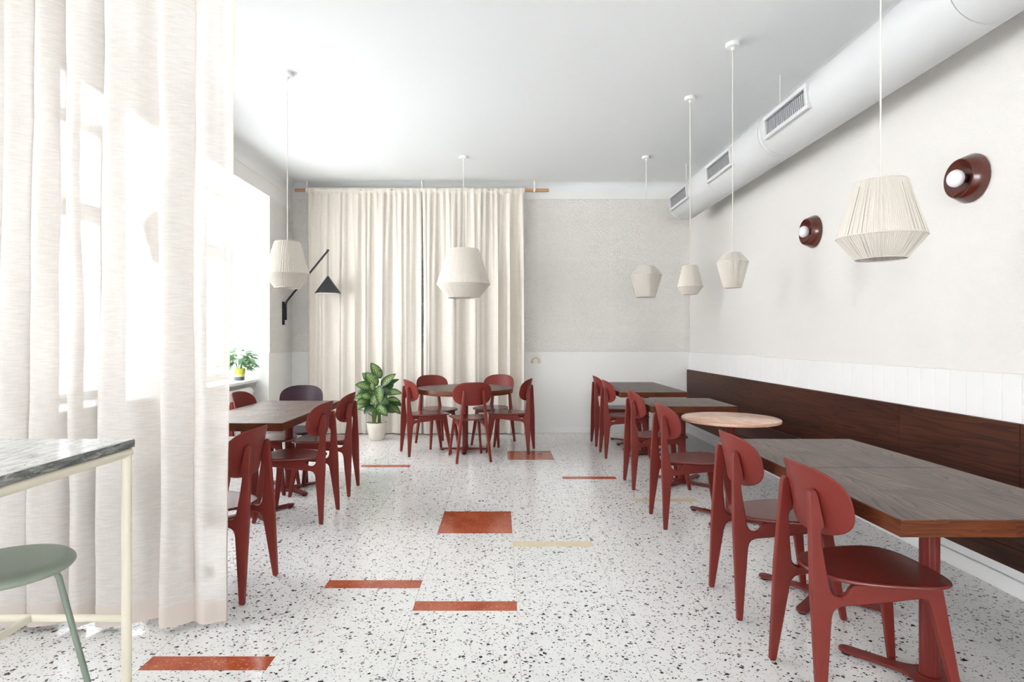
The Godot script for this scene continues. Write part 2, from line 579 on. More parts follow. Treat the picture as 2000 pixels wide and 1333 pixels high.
# ---------------------------------------------------------------- the room
func build_shell() -> void:
	# floor: dark bed, then terrazzo tiles laid column by column with marble inlays between them
	var floor_ := struct("floor", span(XL - 0.7, XR + 0.14, -0.12, -0.006, DF - 0.2, DB + 0.14, 0.0), M.joint)
	var T := 0.508
	var S := 0.103
	var x0 := 0.082
	# column number -> [[depth of near edge, length, material]]
	var special := {
		-1: [[2.856, S, "red_marble"], [3.992, T, "red_marble"]],
		-2: [[3.114, S, "red_marble"]],
		-3: [[2.343, S, "red_marble"], [6.05, S, "red_marble"]],
		0: [[3.735, S, "cream_stone"], [6.413, T, "red_marble"]],
		1: [[5.534, S, "red_marble"]],
		2: [[4.765, S, "cream_stone"]],
	}
	var shared: Array = []
	for k in 14:
		shared.append(tile_mesh(T, T, k))
	var n := 0
	for c in range(-6, 6):
		var xa := maxf(x0 + c * T, XL - 0.02)
		var xb := minf(x0 + (c + 1) * T, XR)
		var runs: Array = []
		var sp: Array = special.get(c, [])
		var anchor: float = sp[0][0] if sp.size() else 2.6 + 0.19 * posmod(c * 7, 5)
		var d := anchor
		while d > 1.2:
			d -= T
		# what lies behind the camera is laid in one strip per column
		part("terrazzo_strip", tile_mesh(xb - xa, d - DF, 60 + c), M.terrazzo, floor_, Transform3D(Basis(), P((xa + xb) / 2, 0, (d + DF) / 2)))
		var k := 0
		while d < DB:
			if k < sp.size() and absf(d - sp[k][0]) < 0.06:
				runs.append([d, sp[k][0] + sp[k][1], sp[k][2]])
				d = sp[k][0] + sp[k][1]
				k += 1
				continue
			var e := d + T
			if k < sp.size() and e > sp[k][0] - 0.12:
				e = sp[k][0]
			runs.append([d, minf(e, DB), "terrazzo"])
			d = e
		for r in runs:
			var w := xb - xa
			var l: float = r[1] - r[0]
			if l < 0.02:
				continue
			var whole: bool = absf(w - T) < 0.001 and absf(l - T) < 0.001 and r[2] == "terrazzo"
			n += 1
			var m = shared[(n * 5 + c * 3 + 40) % 14] if whole else tile_mesh(w, l, n)
			part("floor_tile" if r[2] == "terrazzo" else "marble_inlay", m, M[r[2]], floor_, Transform3D(Basis(), P((xa + xb) / 2, 0, (r[0] + r[1]) / 2)))
	struct("ceiling", span(XL - 0.7, XR + 0.14, CEIL, CEIL + 0.12, DF - 0.2, DB + 0.14, 0.0), M.ceiling)
	# coves along the walls
	var arc := PackedVector2Array([Vector2(0, 0), Vector2(0.11, 0)])
	for k in range(1, 8):
		var a := PI / 2 * k / 8.0
		arc.append(Vector2(0.11 - 0.11 * sin(a), -0.11 + 0.11 * cos(a)))
	arc.append(Vector2(0, -0.11))
	var deep := DB - DF
	struct("trim_1", MB.new().extrude(arc, XR - XL, 0.0, Transform3D(Basis(Vector3(0, 0, 1), Vector3.UP, Vector3(1, 0, 0)), P((XL + XR) / 2, CEIL, DB))), M.ceiling)
	struct("trim_2", MB.new().extrude(arc, deep, 0.0, Transform3D(Basis.IDENTITY, P(XL, CEIL, (DB + DF) / 2))), M.ceiling)
	struct("trim_3", MB.new().extrude(arc, deep, 0.0, Transform3D(Basis(Vector3(-1, 0, 0), Vector3.UP, Vector3(0, 0, -1)), P(XR, CEIL, (DB + DF) / 2))), M.ceiling)

	var back := struct("wall_back", span(XL - 0.7, XR + 0.14, -0.02, CEIL, DB, DB + 0.12, 0.0), M.smooth_wall)
	part("plaster_panel", span(XL, XR, 1.137, 3.28, DB - 0.01, DB + 0.02, 0.004), M.plaster, back)
	struct("baseboard_back", span(XL, XR, 0.0, 0.09, DB - 0.014, DB + 0.01, 0.004), M.white)

	var right := struct("wall_right", span(XR, XR + 0.14, -0.02, CEIL, DF, DB + 0.1, 0.0), M.smooth_wall)
	part("plaster_panel", span(XR - 0.006, XR + 0.02, 1.137, 3.28, DF, DB - 0.01, 0.004), M.plaster_soft, right)
	var board := MB.new().box(Vector3.ZERO, Vector3(0.02, 0.987, 0.1195), 0.0035).mesh()
	var d2 := DB - 0.06
	while d2 > 0.6:
		part("wainscot_board", board, M.white, right, Transform3D(Basis(), P(XR - 0.008, 0.6435, d2)))
		d2 -= 0.12
	var bb := span(XR - 0.034, XR, 0.0, 0.087, DF, DB, 0.004)
	span(XR - 0.028, XR, 0.09, 0.155, DF, DB, 0.004, bb)
	struct("baseboard_right", bb, M.white_gloss)

	# left wall: piers, lintel band and parapets round the window recesses
	var lw := MB.new()
	var edge := [DF]
	for k in [2, 1, 0]:
		edge.append(WINDOWS[k][0]); edge.append(WINDOWS[k][1])
	edge.append(DB + 0.1)
	for k in range(0, edge.size(), 2):
		span(XL - 0.7, XL, -0.02, 3.12, edge[k], edge[k + 1], 0.0, lw)
	span(XL - 0.7, XL, 3.12, CEIL, DF, DB + 0.1, 0.0, lw)
	for w in WINDOWS:
		span(XL - 0.7, XL - 0.33, -0.02, 0.77, w[0], w[1], 0.0, lw)
	var left := struct("wall_left", lw, M.smooth_wall)
	for k in range(2, edge.size(), 2):
		var far: float = minf(edge[k + 1], DB - 0.01)
		part("plaster_panel", span(XL - 0.01, XL + 0.008, 1.137, 3.12, edge[k] + 0.03, far - (0.03 if far < 8 else 0.0), 0.004), M.plaster, left)
		part("baseboard", span(XL - 0.01, XL + 0.014, 0.0, 0.09, edge[k], far, 0.004), M.white, left)
	part("frieze_panel", span(XL - 0.01, XL + 0.006, 3.30, 3.385, DF, DB, 0.003), M.smooth_wall, left)
	for w in [WINDOWS[0], WINDOWS[1]]:
		var bead := span(XL - 0.02, XL + 0.012, 1.137, 3.12, w[1] - 0.004, w[1] + 0.022, 0.004)
		span(XL - 0.02, XL + 0.012, 3.112, 3.14, w[0] - 0.02, w[1] + 0.022, 0.004, bead)
		part("corner_bead", bead, M.white, left)
	for k in WINDOWS.size():
		build_window(k + 1, WINDOWS[k][0], WINDOWS[k][1])
	# glazed shop front behind the camera
	var fw := MB.new()
	span(XL - 0.7, -1.9, -0.02, CEIL, DF - 0.2, DF, 0.0, fw)
	span(1.7, XR + 0.14, -0.02, CEIL, DF - 0.2, DF, 0.0, fw)
	span(-1.9, 1.7, -0.02, 0.06, DF - 0.2, DF, 0.0, fw)
	span(-1.9, 1.7, 2.7, CEIL, DF - 0.2, DF, 0.0, fw)
	struct("wall_front", fw, M.smooth_wall)
	var sf := Node3D.new()
	sf.name = "window_4"
	sf.set_meta("kind", "structure")
	add_child(sf)
	for k in 6:
		var xx := -1.87 + k * 0.708
		part("mullion", span(xx - 0.03, xx + 0.03, 0.06, 2.7, DF - 0.13, DF - 0.07, 0.004), M.white, sf)
		if k < 5:
			part("pane", span(xx + 0.03, xx + 0.678, 0.12, 2.64, DF - 0.103, DF - 0.097, 0.0), M.glass, sf)
	for yy in [0.09, 2.67]:
		part("window_frame", span(-1.9, 1.7, yy - 0.03, yy + 0.03, DF - 0.128, DF - 0.072, 0.004), M.white, sf)
	struct("pavement", span(-40, 30, -0.35, -0.2, -40, 50, 0.0), M.paving)

func tile_mesh(w: float, l: float, k: int) -> ArrayMesh:
	var b := MB.new().box(Vector3(0, -0.006, 0), Vector3(w - 0.0012, 0.012, l - 0.0012), 0.0006)
	var r := RandomNumberGenerator.new()
	r.seed = 900 + k
	var off := Vector2(r.randf(), r.randf())
	var q := r.randi() % 4
	for i in b.t.size():
		b.t[i] = (b.t[i] * 0.62).rotated(q * PI / 2) + off
	return b.mesh()

func build_window(k: int, d0: float, d1: float) -> void:
	var w := Node3D.new()
	w.name = "window_%d" % k
	w.set_meta("kind", "structure")
	add_child(w)
	var xa := XL - 0.60
	var xb := XL - 0.54
	var fr := MB.new()
	span(xa, xb, 0.80, 3.12, d0, d0 + 0.07, 0.006, fr)
	span(xa, xb, 0.80, 3.12, d1 - 0.07, d1, 0.006, fr)
	span(xa + 0.001, xb - 0.001, 0.80, 0.88, d0 + 0.06, d1 - 0.06, 0.006, fr)
	span(xa + 0.001, xb - 0.001, 3.05, 3.12, d0 + 0.06, d1 - 0.06, 0.006, fr)
	part("window_frame", fr, M.white, w)
	part("transom", span(xa - 0.01, xb + 0.01, 2.30, 2.45, d0 + 0.06, d1 - 0.06, 0.008), M.white, w)
	var mid := (d0 + d1) / 2
	part("mullion", span(xa + 0.002, xb - 0.002, 0.87, 2.31, mid - 0.04, mid + 0.04, 0.006), M.white, w)
	for q in [[0.87, 2.31, d0 + 0.06, mid - 0.03], [0.87, 2.31, mid + 0.03, d1 - 0.06], [2.44, 3.06, d0 + 0.06, d1 - 0.06]]:
		part("pane", span(xa + 0.027, xa + 0.033, q[0], q[1], q[2], q[3], 0.0), M.glass, w)
	part("window_sill", span(XL - 0.55, XL - 0.14, 0.77, 0.81, d0 + 0.002, d1 - 0.002, 0.008), M.white_gloss, w)

# ---------------------------------------------------------------- chair
func chair_side(which: String) -> Array:   # [polygon in (forward from rear edge, height), cut edges]
	if which == "rear":
		return [PackedVector2Array([Vector2(0.005, 0), Vector2(0.024, 0), Vector2(0.028, 0.006), Vector2(0.066, 0.325), Vector2(0.072, 0.348), Vector2(0.084, 0.363), Vector2(0.105, 0.371),
			Vector2(0.105, 0.404), Vector2(0.088, 0.407), Vector2(0.075, 0.417), Vector2(0.067, 0.434), Vector2(0.055, 0.52), Vector2(0.047, 0.60), Vector2(0.046, 0.622), Vector2(0.051, 0.637), Vector2(0.060, 0.645), Vector2(0.0605, 0.657),
			Vector2(0.043, 0.760), Vector2(0.038, 0.772), Vector2(0.028, 0.779), Vector2(0.017, 0.776), Vector2(0.011, 0.767), Vector2(0.009, 0.75), Vector2(-0.001, 0.42), Vector2(0.001, 0.006)]), [6]]
	if which == "rail":
		return [PackedVector2Array([Vector2(0.105, 0.371), Vector2(0.25, 0.382), Vector2(0.385, 0.397), Vector2(0.385, 0.4465), Vector2(0.165, 0.4465), Vector2(0.148, 0.442), Vector2(0.136, 0.428), Vector2(0.124, 0.411), Vector2(0.105, 0.404)]), [2, 8]]
	return [PackedVector2Array([Vector2(0.385, 0.397), Vector2(0.401, 0.396), Vector2(0.412, 0.388), Vector2(0.419, 0.372), Vector2(0.489, 0.006), Vector2(0.493, 0), Vector2(0.511, 0), Vector2(0.516, 0.006), Vector2(0.4665, 0.4465), Vector2(0.385, 0.4465)]), [9]]

func make_chair(paint: Material) -> Node3D:
	var c := Node3D.new()
	var zr := 0.2585   # the rear edge lies this far behind the middle of the feet
	for s in [-1.0, 1.0]:
		var tilt := Basis(Vector3(0, 0, 1), s * 0.107)
		var xf := Transform3D(tilt * Basis(Vector3(0, 0, -1), Vector3.UP, Vector3(1, 0, 0)), Vector3(s * 0.184, 0.0015, zr))
		for w in ["rear", "front", "rail"]:
			var g := chair_side(w)
			part("leg" if w != "rail" else "side_rail", MB.new().extrude(g[0], 0.026, 0.0055, xf, g[1]), paint, c)
	# seat: a thin, slightly dished shell, broad at the front
	var half := [Vector2(0, 0.047), Vector2(0.035, 0.049), Vector2(0.07, 0.059), Vector2(0.103, 0.079), Vector2(0.134, 0.112), Vector2(0.16, 0.16), Vector2(0.183, 0.22), Vector2(0.199, 0.28), Vector2(0.207, 0.335), Vector2(0.209, 0.385), Vector2(0.203, 0.428), Vector2(0.188, 0.463), Vector2(0.163, 0.490), Vector2(0.12, 0.511), Vector2(0.06, 0.524), Vector2(0, 0.528)]
	var outl: Array[Vector2] = []
	for i in half.size() - 1:
		for k in 3:
			var p: Vector2 = half[i].cubic_interpolate(half[i + 1], half[maxi(i - 1, 0)] if i > 0 else Vector2(-half[1].x, half[1].y), half[i + 2] if i + 2 < half.size() else Vector2(-half[i].x, half[i].y), k / 3.0)
			outl.append(p)
	outl.append(half[half.size() - 1])
	for i in range(outl.size() - 2, 0, -1):
		outl.append(Vector2(-outl[i].x, outl[i].y))
	var ctr := Vector2(0, 0.31)
	var rows: Array = []
	for f in [[0.0, 0.0], [0.3, 0.0], [0.55, 0.0], [0.75, 0.0], [0.9, 0.0], [0.97, -0.0004], [0.993, -0.0025], [1.0, -0.0075], [0.993, -0.0125], [0.97, -0.0148], [0.9, -0.015], [0.6, -0.015], [0.3, -0.015], [0.0, -0.015]]:
		var row := PackedVector3Array()
		for o in outl:
			var q: Vector2 = ctr + (o - ctr) * f[0]
			var dish := 0.006 * pow(absf(q.x) / 0.2, 2.0) - 0.003 - 0.006 * pow(clampf((q.y - 0.40) / 0.125, 0, 1), 2.0) + 0.004 * pow(clampf((0.2 - q.y) / 0.15, 0, 1), 2.0)
			row.append(Vector3(q.x, 0.4615 + dish + f[1], zr - q.y))
		rows.append(row)
	part("seat", MB.new().surf(rows, true, Vector3.UP, 2), M.red_seat if paint == M.red else paint, c)
	var sup := MB.new().box(Vector3(0, 0.437, zr - 0.20), Vector3(0.262, 0.018, 0.05), 0.004)
	sup.box(Vector3(0, 0.434, zr - 0.40), Vector3(0.262, 0.018, 0.05), 0.004)
	part("seat_support", sup, paint, c)
	# backrest: a bent ply shell with a rounded-rectangle outline
	rows = []
	var cy := 0.731
	for f in [[0.0, 0.0], [0.35, 0.0], [0.65, 0.0], [0.85, 0.0], [0.95, 0.0003], [0.985, 0.0018], [1.0, 0.0055], [0.985, 0.0095], [0.95, 0.011], [0.85, 0.0113], [0.6, 0.0113], [0.3, 0.0113], [0.0, 0.0113]]:
		var row := PackedVector3Array()
		for k in 64:
			var a := TAU * k / 64.0
			var x := 0.213 * signf(cos(a)) * pow(absf(cos(a)), 2.0 / 2.9) * float(f[0])
			var y := 0.127 * signf(sin(a)) * pow(absf(sin(a)), 2.0 / 2.7) * float(f[0])
			var s := 0.031 - 0.20 * (y + 0.02) + x * x / 0.57 + float(f[1])
			row.append(Vector3(x, cy + y, zr - s))
		rows.append(row)
	part("backrest", MB.new().surf(rows, true, Vector3(0, 0, 1), 2), paint, c)
	return c

# ---------------------------------------------------------------- tables
func star_base(arm: float, wid: float) -> PackedVector2Array:
	var p := PackedVector2Array()
	for k in 4:
		var u := Vector2(1, 0).rotated(k * PI / 2)
		var w := Vector2(0, 1).rotated(k * PI / 2)
		for q in [-0.5, -0.42, -0.25, 0.0, 0.25, 0.42, 0.5]:
			p.append(u * (arm - wid * 0.5 + wid * 0.5 * sqrt(maxf(0.0, 1.0 - 4.0 * q * q))) + w * wid * q)
		var a := u * 0.12 + w * wid * 0.5
		var b := u * wid * 0.5 + w * 0.12
		for q in range(0, 6):
			var t := q / 5.0
			p.append(a.lerp(u * wid * 0.58 + w * wid * 0.58, t).lerp((u * wid * 0.58 + w * wid * 0.58).lerp(b, t), t))
	return p

func pedestal(t: Node3D, top: float, arm: float, turn: float) -> void:
	var lay := Transform3D(Basis(Vector3(1, 0, 0).rotated(Vector3.UP, turn), Vector3(0, 0, -1).rotated(Vector3.UP, turn), Vector3.UP), Vector3(0, 0.019, 0))
	part("base", MB.new().extrude(star_base(arm, 0.056), 0.014, 0.003, lay), M.red_metal, t)
	for k in 4:
		var at := Vector3(arm - 0.03, 0, 0).rotated(Vector3.UP, turn + k * PI / 2)
		part("foot", MB.new().lathe([Vector2(0, 0), Vector2(0.017, 0), Vector2(0.019, 0.003), Vector2(0.019, 0.0122), Vector2(0, 0.0122)], 16, Transform3D(Basis(), at)), M.dark, t)
	# column with shallow flutes
	var b := MB.new()
	var segs := 72
	for k in segs:
		var r0 := 0.034 - 0.0012 * (0.5 + 0.5 * cos(TAU * k / segs * 18.0))
		var r1 := 0.034 - 0.0012 * (0.5 + 0.5 * cos(TAU * (k + 1) / segs * 18.0))
		var a0 := TAU * k / segs
		var a1 := TAU * (k + 1) / segs
		var p0 := Vector3(cos(a0) * r0, 0, sin(a0) * r0)
		var p1 := Vector3(cos(a1) * r1, 0, sin(a1) * r1)
		b.quad(p0 + Vector3(0, 0.026, 0), p1 + Vector3(0, 0.026, 0), p1 + Vector3(0, top - 0.008, 0), p0 + Vector3(0, top - 0.008, 0), p0 + p1)
	b.lathe([Vector2(0.034, 0.026), Vector2(0.046, 0.026), Vector2(0.046, 0.031), Vector2(0.034, 0.033)], 24)
	part("column", b, M.red_metal, t)
	part("top_plate", MB.new().box(Vector3(0, top - 0.005, 0), Vector3(0.3, 0.0096, 0.3), 0.002), M.dark, t)

func square_table(label: String, at: Vector3, w: float, l: float) -> Node3D:
	var t := thing("dining_table", label, "table", at, 0.0, "square dark oak tables")
	part("tabletop", MB.new().box(Vector3(0, 0.7385, 0), Vector3(w - 0.004, 0.003, l - 0.004), 0.0), M.top, t)
	part("table_edge", MB.new().box(Vector3(0, 0.7103, 0), Vector3(w, 0.0545, l), 0.002), M.edge, t)
	pedestal(t, 0.683, 0.315, PI / 4)
	return t

# ---------------------------------------------------------------- pendant lamps
func pendant(label: String, at: Vector3, top: float, bottom: float, rt: float, rw: float, rb: float, wide: float, threads: int) -> void:
	var t := thing("pendant_lamp", label, "pendant lamp", at, 0.0, "string pendant lamps")
	var hgt := top - bottom
	var prof := [Vector2(rt, top), Vector2(lerpf(rt, rw, 0.5), top - wide * 0.5), Vector2(rw, top - wide), Vector2(lerpf(rw, rb, 0.5), (top - wide + bottom) * 0.5), Vector2(rb, bottom)]
	var names := ["shade_upper", "shade_lower"]
	for h in 2:
		var b := MB.new()
		for i in 2:
			var pa: Vector2 = prof[h * 2 + i]
			var pb: Vector2 = prof[h * 2 + i + 1]
			for k in threads:
				var jit := 0.0016 * sin(k * 12.9898 + h * 3.1) * sin(k * 3.233)
				for s in [0, 1]:
					var a0: float = TAU * (k + s * 0.5) / threads
					var a1: float = TAU * (k + s * 0.5 + 0.5) / threads
					var e0: float = (0.0 if s == 0 else 0.0026) + jit
					var e1: float = (0.0026 if s == 0 else 0.0) + jit
					var d0 := Vector3(cos(a0), 0, sin(a0))
					var d1 := Vector3(cos(a1), 0, sin(a1))
					var up := Vector3.UP
					b.quad(d0 * (pa.x + e0) + up * pa.y, d1 * (pa.x + e1) + up * pa.y, d1 * (pb.x + e1) + up * pb.y, d0 * (pb.x + e0) + up * pb.y, d0)
		part(names[h], b, M.string, t)
	for q in [[rt, top], [rw + 0.001, top - wide], [rb, bottom]]:
		var ring: Array = []
		for k in 49:
			ring.append(Vector3(cos(TAU * k / 48) * q[0], q[1], sin(TAU * k / 48) * q[0]))
		part("shade_ring", MB.new().tube(ring, 0.0032, 6, false), M.string, t)
	var sp := MB.new()
	for k in 3:
		var a := TAU * k / 3.0 + 0.3
		sp.tube([Vector3(0, top - 0.012, 0), Vector3(cos(a) * rt, top - 0.002, sin(a) * rt)], 0.002, 6)
	part("spider", sp, M.white, t)
	part("socket", MB.new().lathe([Vector2(0, top), Vector2(0.018, top - 0.002), Vector2(0.02, top - 0.06), Vector2(0.014, top - 0.066), Vector2(0, top - 0.066)], 16), M.white, t)
	var r := 0.028
	var bulb: Array = []
	for k in 13:
		var a := PI * k / 12.0
		bulb.append(Vector2(sin(a) * r, top - 0.066 - r * 0.8 + cos(a) * r))
	part("bulb", MB.new().lathe(bulb, 16), M.opal, t)
	part("cord", MB.new().tube([Vector3(0, top - 0.003, 0), Vector3(0, CEIL - 0.02, 0)], 0.0035 if rw < 0.3 else 0.004, 8), M.cord, t)
	part("ceiling_rose", MB.new().lathe([Vector2(0.008, CEIL - 0.05), Vector2(0.011, CEIL - 0.05), Vector2(0.012, CEIL - 0.032), Vector2(0.046, CEIL - 0.03), Vector2(0.049, CEIL - 0.027), Vector2(0.049, CEIL), Vector2(0, CEIL)], 28), M.white, t)

# ---------------------------------------------------------------- wall lights
func sconce(label: String, d: float, y: float) -> void:
	var t := thing("wall_sconce", label, "wall lamp", P(XR - 0.006, y, d), 0.0, "ceramic wall sconces")
	var xf := Transform3D(Basis(Vector3(0, 0, 1), Vector3(-1, 0, 0), Vector3(0, -1, 0)), Vector3.ZERO)
	part("dish", MB.new().lathe([Vector2(0, 0), Vector2(0.132, 0), Vector2(0.136, 0.003), Vector2(0.137, 0.01), Vector2(0.110, 0.072), Vector2(0.107, 0.0755), Vector2(0.103, 0.0755), Vector2(0.098, 0.07), Vector2(0.062, 0.03), Vector2(0.05, 0.026), Vector2(0, 0.026)], 56, xf), M.ceramic, t)
	part("socket", MB.new().lathe([Vector2(0.024, 0.026), Vector2(0.024, 0.046), Vector2(0.02, 0.05), Vector2(0, 0.05)], 20, xf), M.ceramic, t)
	var bulb: Array = []
	for k in 19:
		var a := PI * (1.0 - k / 18.0)
		bulb.append(Vector2(sin(a) * 0.049, 0.088 + cos(a) * 0.039))
	part("bulb", MB.new().lathe(bulb, 32, xf), M.opal, t)

func wall_lamp() -> void:
	var d := 7.88
	var t := thing("swing_arm_lamp", "black swing arm wall lamp with a cone shade left of the cream curtains", "wall lamp", P(XL + 0.008, 1.66, d))
	part("wall_plate", MB.new().box(Vector3(0.012, 0, 0), Vector3(0.024, 0.31, 0.05), 0.004), M.black_metal, t)
	var pole: Array = [Vector3(0.045, -0.09, 0), Vector3(0.045, 0.12, 0), Vector3(0.052, 0.15, 0), Vector3(0.075, 0.185, 0), Vector3(0.604, 0.838, 0)]
	part("arm", MB.new().tube(pole, 0.013, 12), M.black_metal, t)
	var br := MB.new()
	for y in [-0.07, 0.07]:
		br.box(Vector3(0.035, y, 0), Vector3(0.03, 0.02, 0.02), 0.003)
	part("bracket", br, M.black_metal, t)
	part("end_cap", MB.new().lathe([Vector2(0, -0.014), Vector2(0.016, -0.012), Vector2(0.018, 0), Vector2(0.016, 0.012), Vector2(0, 0.014)], 14, Transform3D(Basis(), Vector3(0.604, 0.842, 0))), M.black_metal, t)
	part("cord", MB.new().tube([Vector3(0.606, 0.835, 0), Vector3(0.606, 0.50, 0)], 0.003, 6), M.black_metal, t)
	part("cone_shade", MB.new().lathe([Vector2(0.0, 0.502), Vector2(0.008, 0.50), Vector2(0.171, 0.268), Vector2(0.172, 0.264), Vector2(0.169, 0.264), Vector2(0.006, 0.49)], 48, Transform3D(Basis(), Vector3(0.606, 0, 0))), M.black_metal, t)
	part("diffuser", MB.new().lathe([Vector2(0.0, 0.262), Vector2(0.15, 0.262), Vector2(0.164, 0.268), Vector2(0.13, 0.30), Vector2(0, 0.31)], 48, Transform3D(Basis(), Vector3(0.606, 0, 0))), M.opal, t)

# ---------------------------------------------------------------- duct
func build_duct() -> void:
	var cx := 2.315
	var cy := 3.01
	var r := 0.2
	var t := thing("air_duct", "white round air duct with three dark grilles running under the ceiling along the right wall", "duct", P(cx, cy, 7.42))
	var cuts := [7.42, 6.05, 4.78, 2.79, 1.2, -1.0]
	var lay := func(d: float) -> Transform3D: return Transform3D(Basis(Vector3(1, 0, 0), Vector3(0, 0, 1), Vector3(0, -1, 0)), Vector3(0, 0, 7.42 - d))
	for i in cuts.size() - 1:
		var l: float = cuts[i] - cuts[i + 1] - 0.003
		var prof := [Vector2(r - 0.004, 0), Vector2(r, 0.003), Vector2(r, l - 0.003), Vector2(r - 0.004, l)]
		if i == 0:
			prof = [Vector2(0, 0.0), Vector2(r * 0.93, 0.0), Vector2(r * 0.985, 0.006), Vector2(r, 0.02), Vector2(r, l - 0.003), Vector2(r - 0.004, l)]
		part("duct_section", MB.new().lathe(prof, 64, lay.call(cuts[i])), M.duct, t)
	for d in [7.36, 4.86]:
		part("joint_band", MB.new().lathe([Vector2(r - 0.002, 0), Vector2(r + 0.004, 0.001), Vector2(r + 0.004, 0.024), Vector2(r - 0.002, 0.025)], 64, lay.call(d)), M.duct, t)
	# grilles on the room side
	for q in [[4.07, 4.67], [5.41, 5.99], [6.68, 7.28]]:
		var mid: float = (q[0] + q[1]) / 2
		var len: float = q[1] - q[0]
		var g := Node3D.new()
		g.name = "grille"
		t.add_child(g, true)
		var turn := Basis(Vector3(0, 0, 1), deg_to_rad(4.7))   # outward = -x turned a little downwards
		g.transform = Transform3D(turn, turn * Vector3(-r + 0.012, 0, 0) + Vector3(0, 0, 7.42 - mid))
		var fr := MB.new()
		for s in [-1.0, 1.0]:
			fr.box(Vector3(-0.012, s * 0.073, 0), Vector3(0.034, 0.03, len + 0.06), 0.003)
			fr.box(Vector3(-0.012, 0, s * (len / 2 + 0.015)), Vector3(0.033, 0.118, 0.03), 0.003)
		part("grille_frame", fr, M.duct, g)
		part("grille_back", MB.new().box(Vector3(-0.004, 0, 0), Vector3(0.004, 0.12, len), 0.0), M.dark, g)
		var sl := MB.new()
		var n := 22
		for k in n:
			sl.box(Vector3(-0.017, 0, (k + 0.5) / n * len - len / 2), Vector3(0.006, 0.117, 0.0055), 0.001)
		var so := part("grille_slats", sl, M.slat, g)
		so.set_meta("kind", "stuff")
	for d in [7.53 - 0.2, 4.87, 2.0]:
		part("hanger_rod", MB.new().tube([Vector3(0, r - 0.002, 7.42 - d), Vector3(0, CEIL - cy, 7.42 - d)], 0.005, 8), M.white, t)

# ---------------------------------------------------------------- bench
func build_bench() -> void:
	var t := thing("wall_bench", "long dark walnut wall bench with a tall panelled back along the right wall", "bench", P(2.4, 0, 4.6))
	var z := 4.6
	var cuts := [8.245, 6.07, 3.86, 2.96, 0.8]
	for i in cuts.size() - 1:
		part("back_panel", span(2.612 - 2.4, 2.641 - 2.4, 0.45, 0.889, cuts[i] - 0.001 - z, cuts[i + 1] + 0.001 - z, 0.002), M.bench, t)
	part("seat", span(2.2 - 2.4, 2.612 - 2.4, 0.42, 0.45, 8.245 - z, 0.8 - z, 0.003), M.bench, t)
	part("seat_apron", span(2.202 - 2.4, 2.24 - 2.4, 0.33, 0.42, 8.245 - z, 0.8 - z, 0.003), M.bench, t)
	for d in [7.6, 6.2, 4.8, 3.4, 2.0]:
		part("bracket", span(2.24 - 2.4, 2.625 - 2.4, 0.37, 0.42, d - 0.02 - z, d + 0.02 - z, 0.002), M.bench, t)

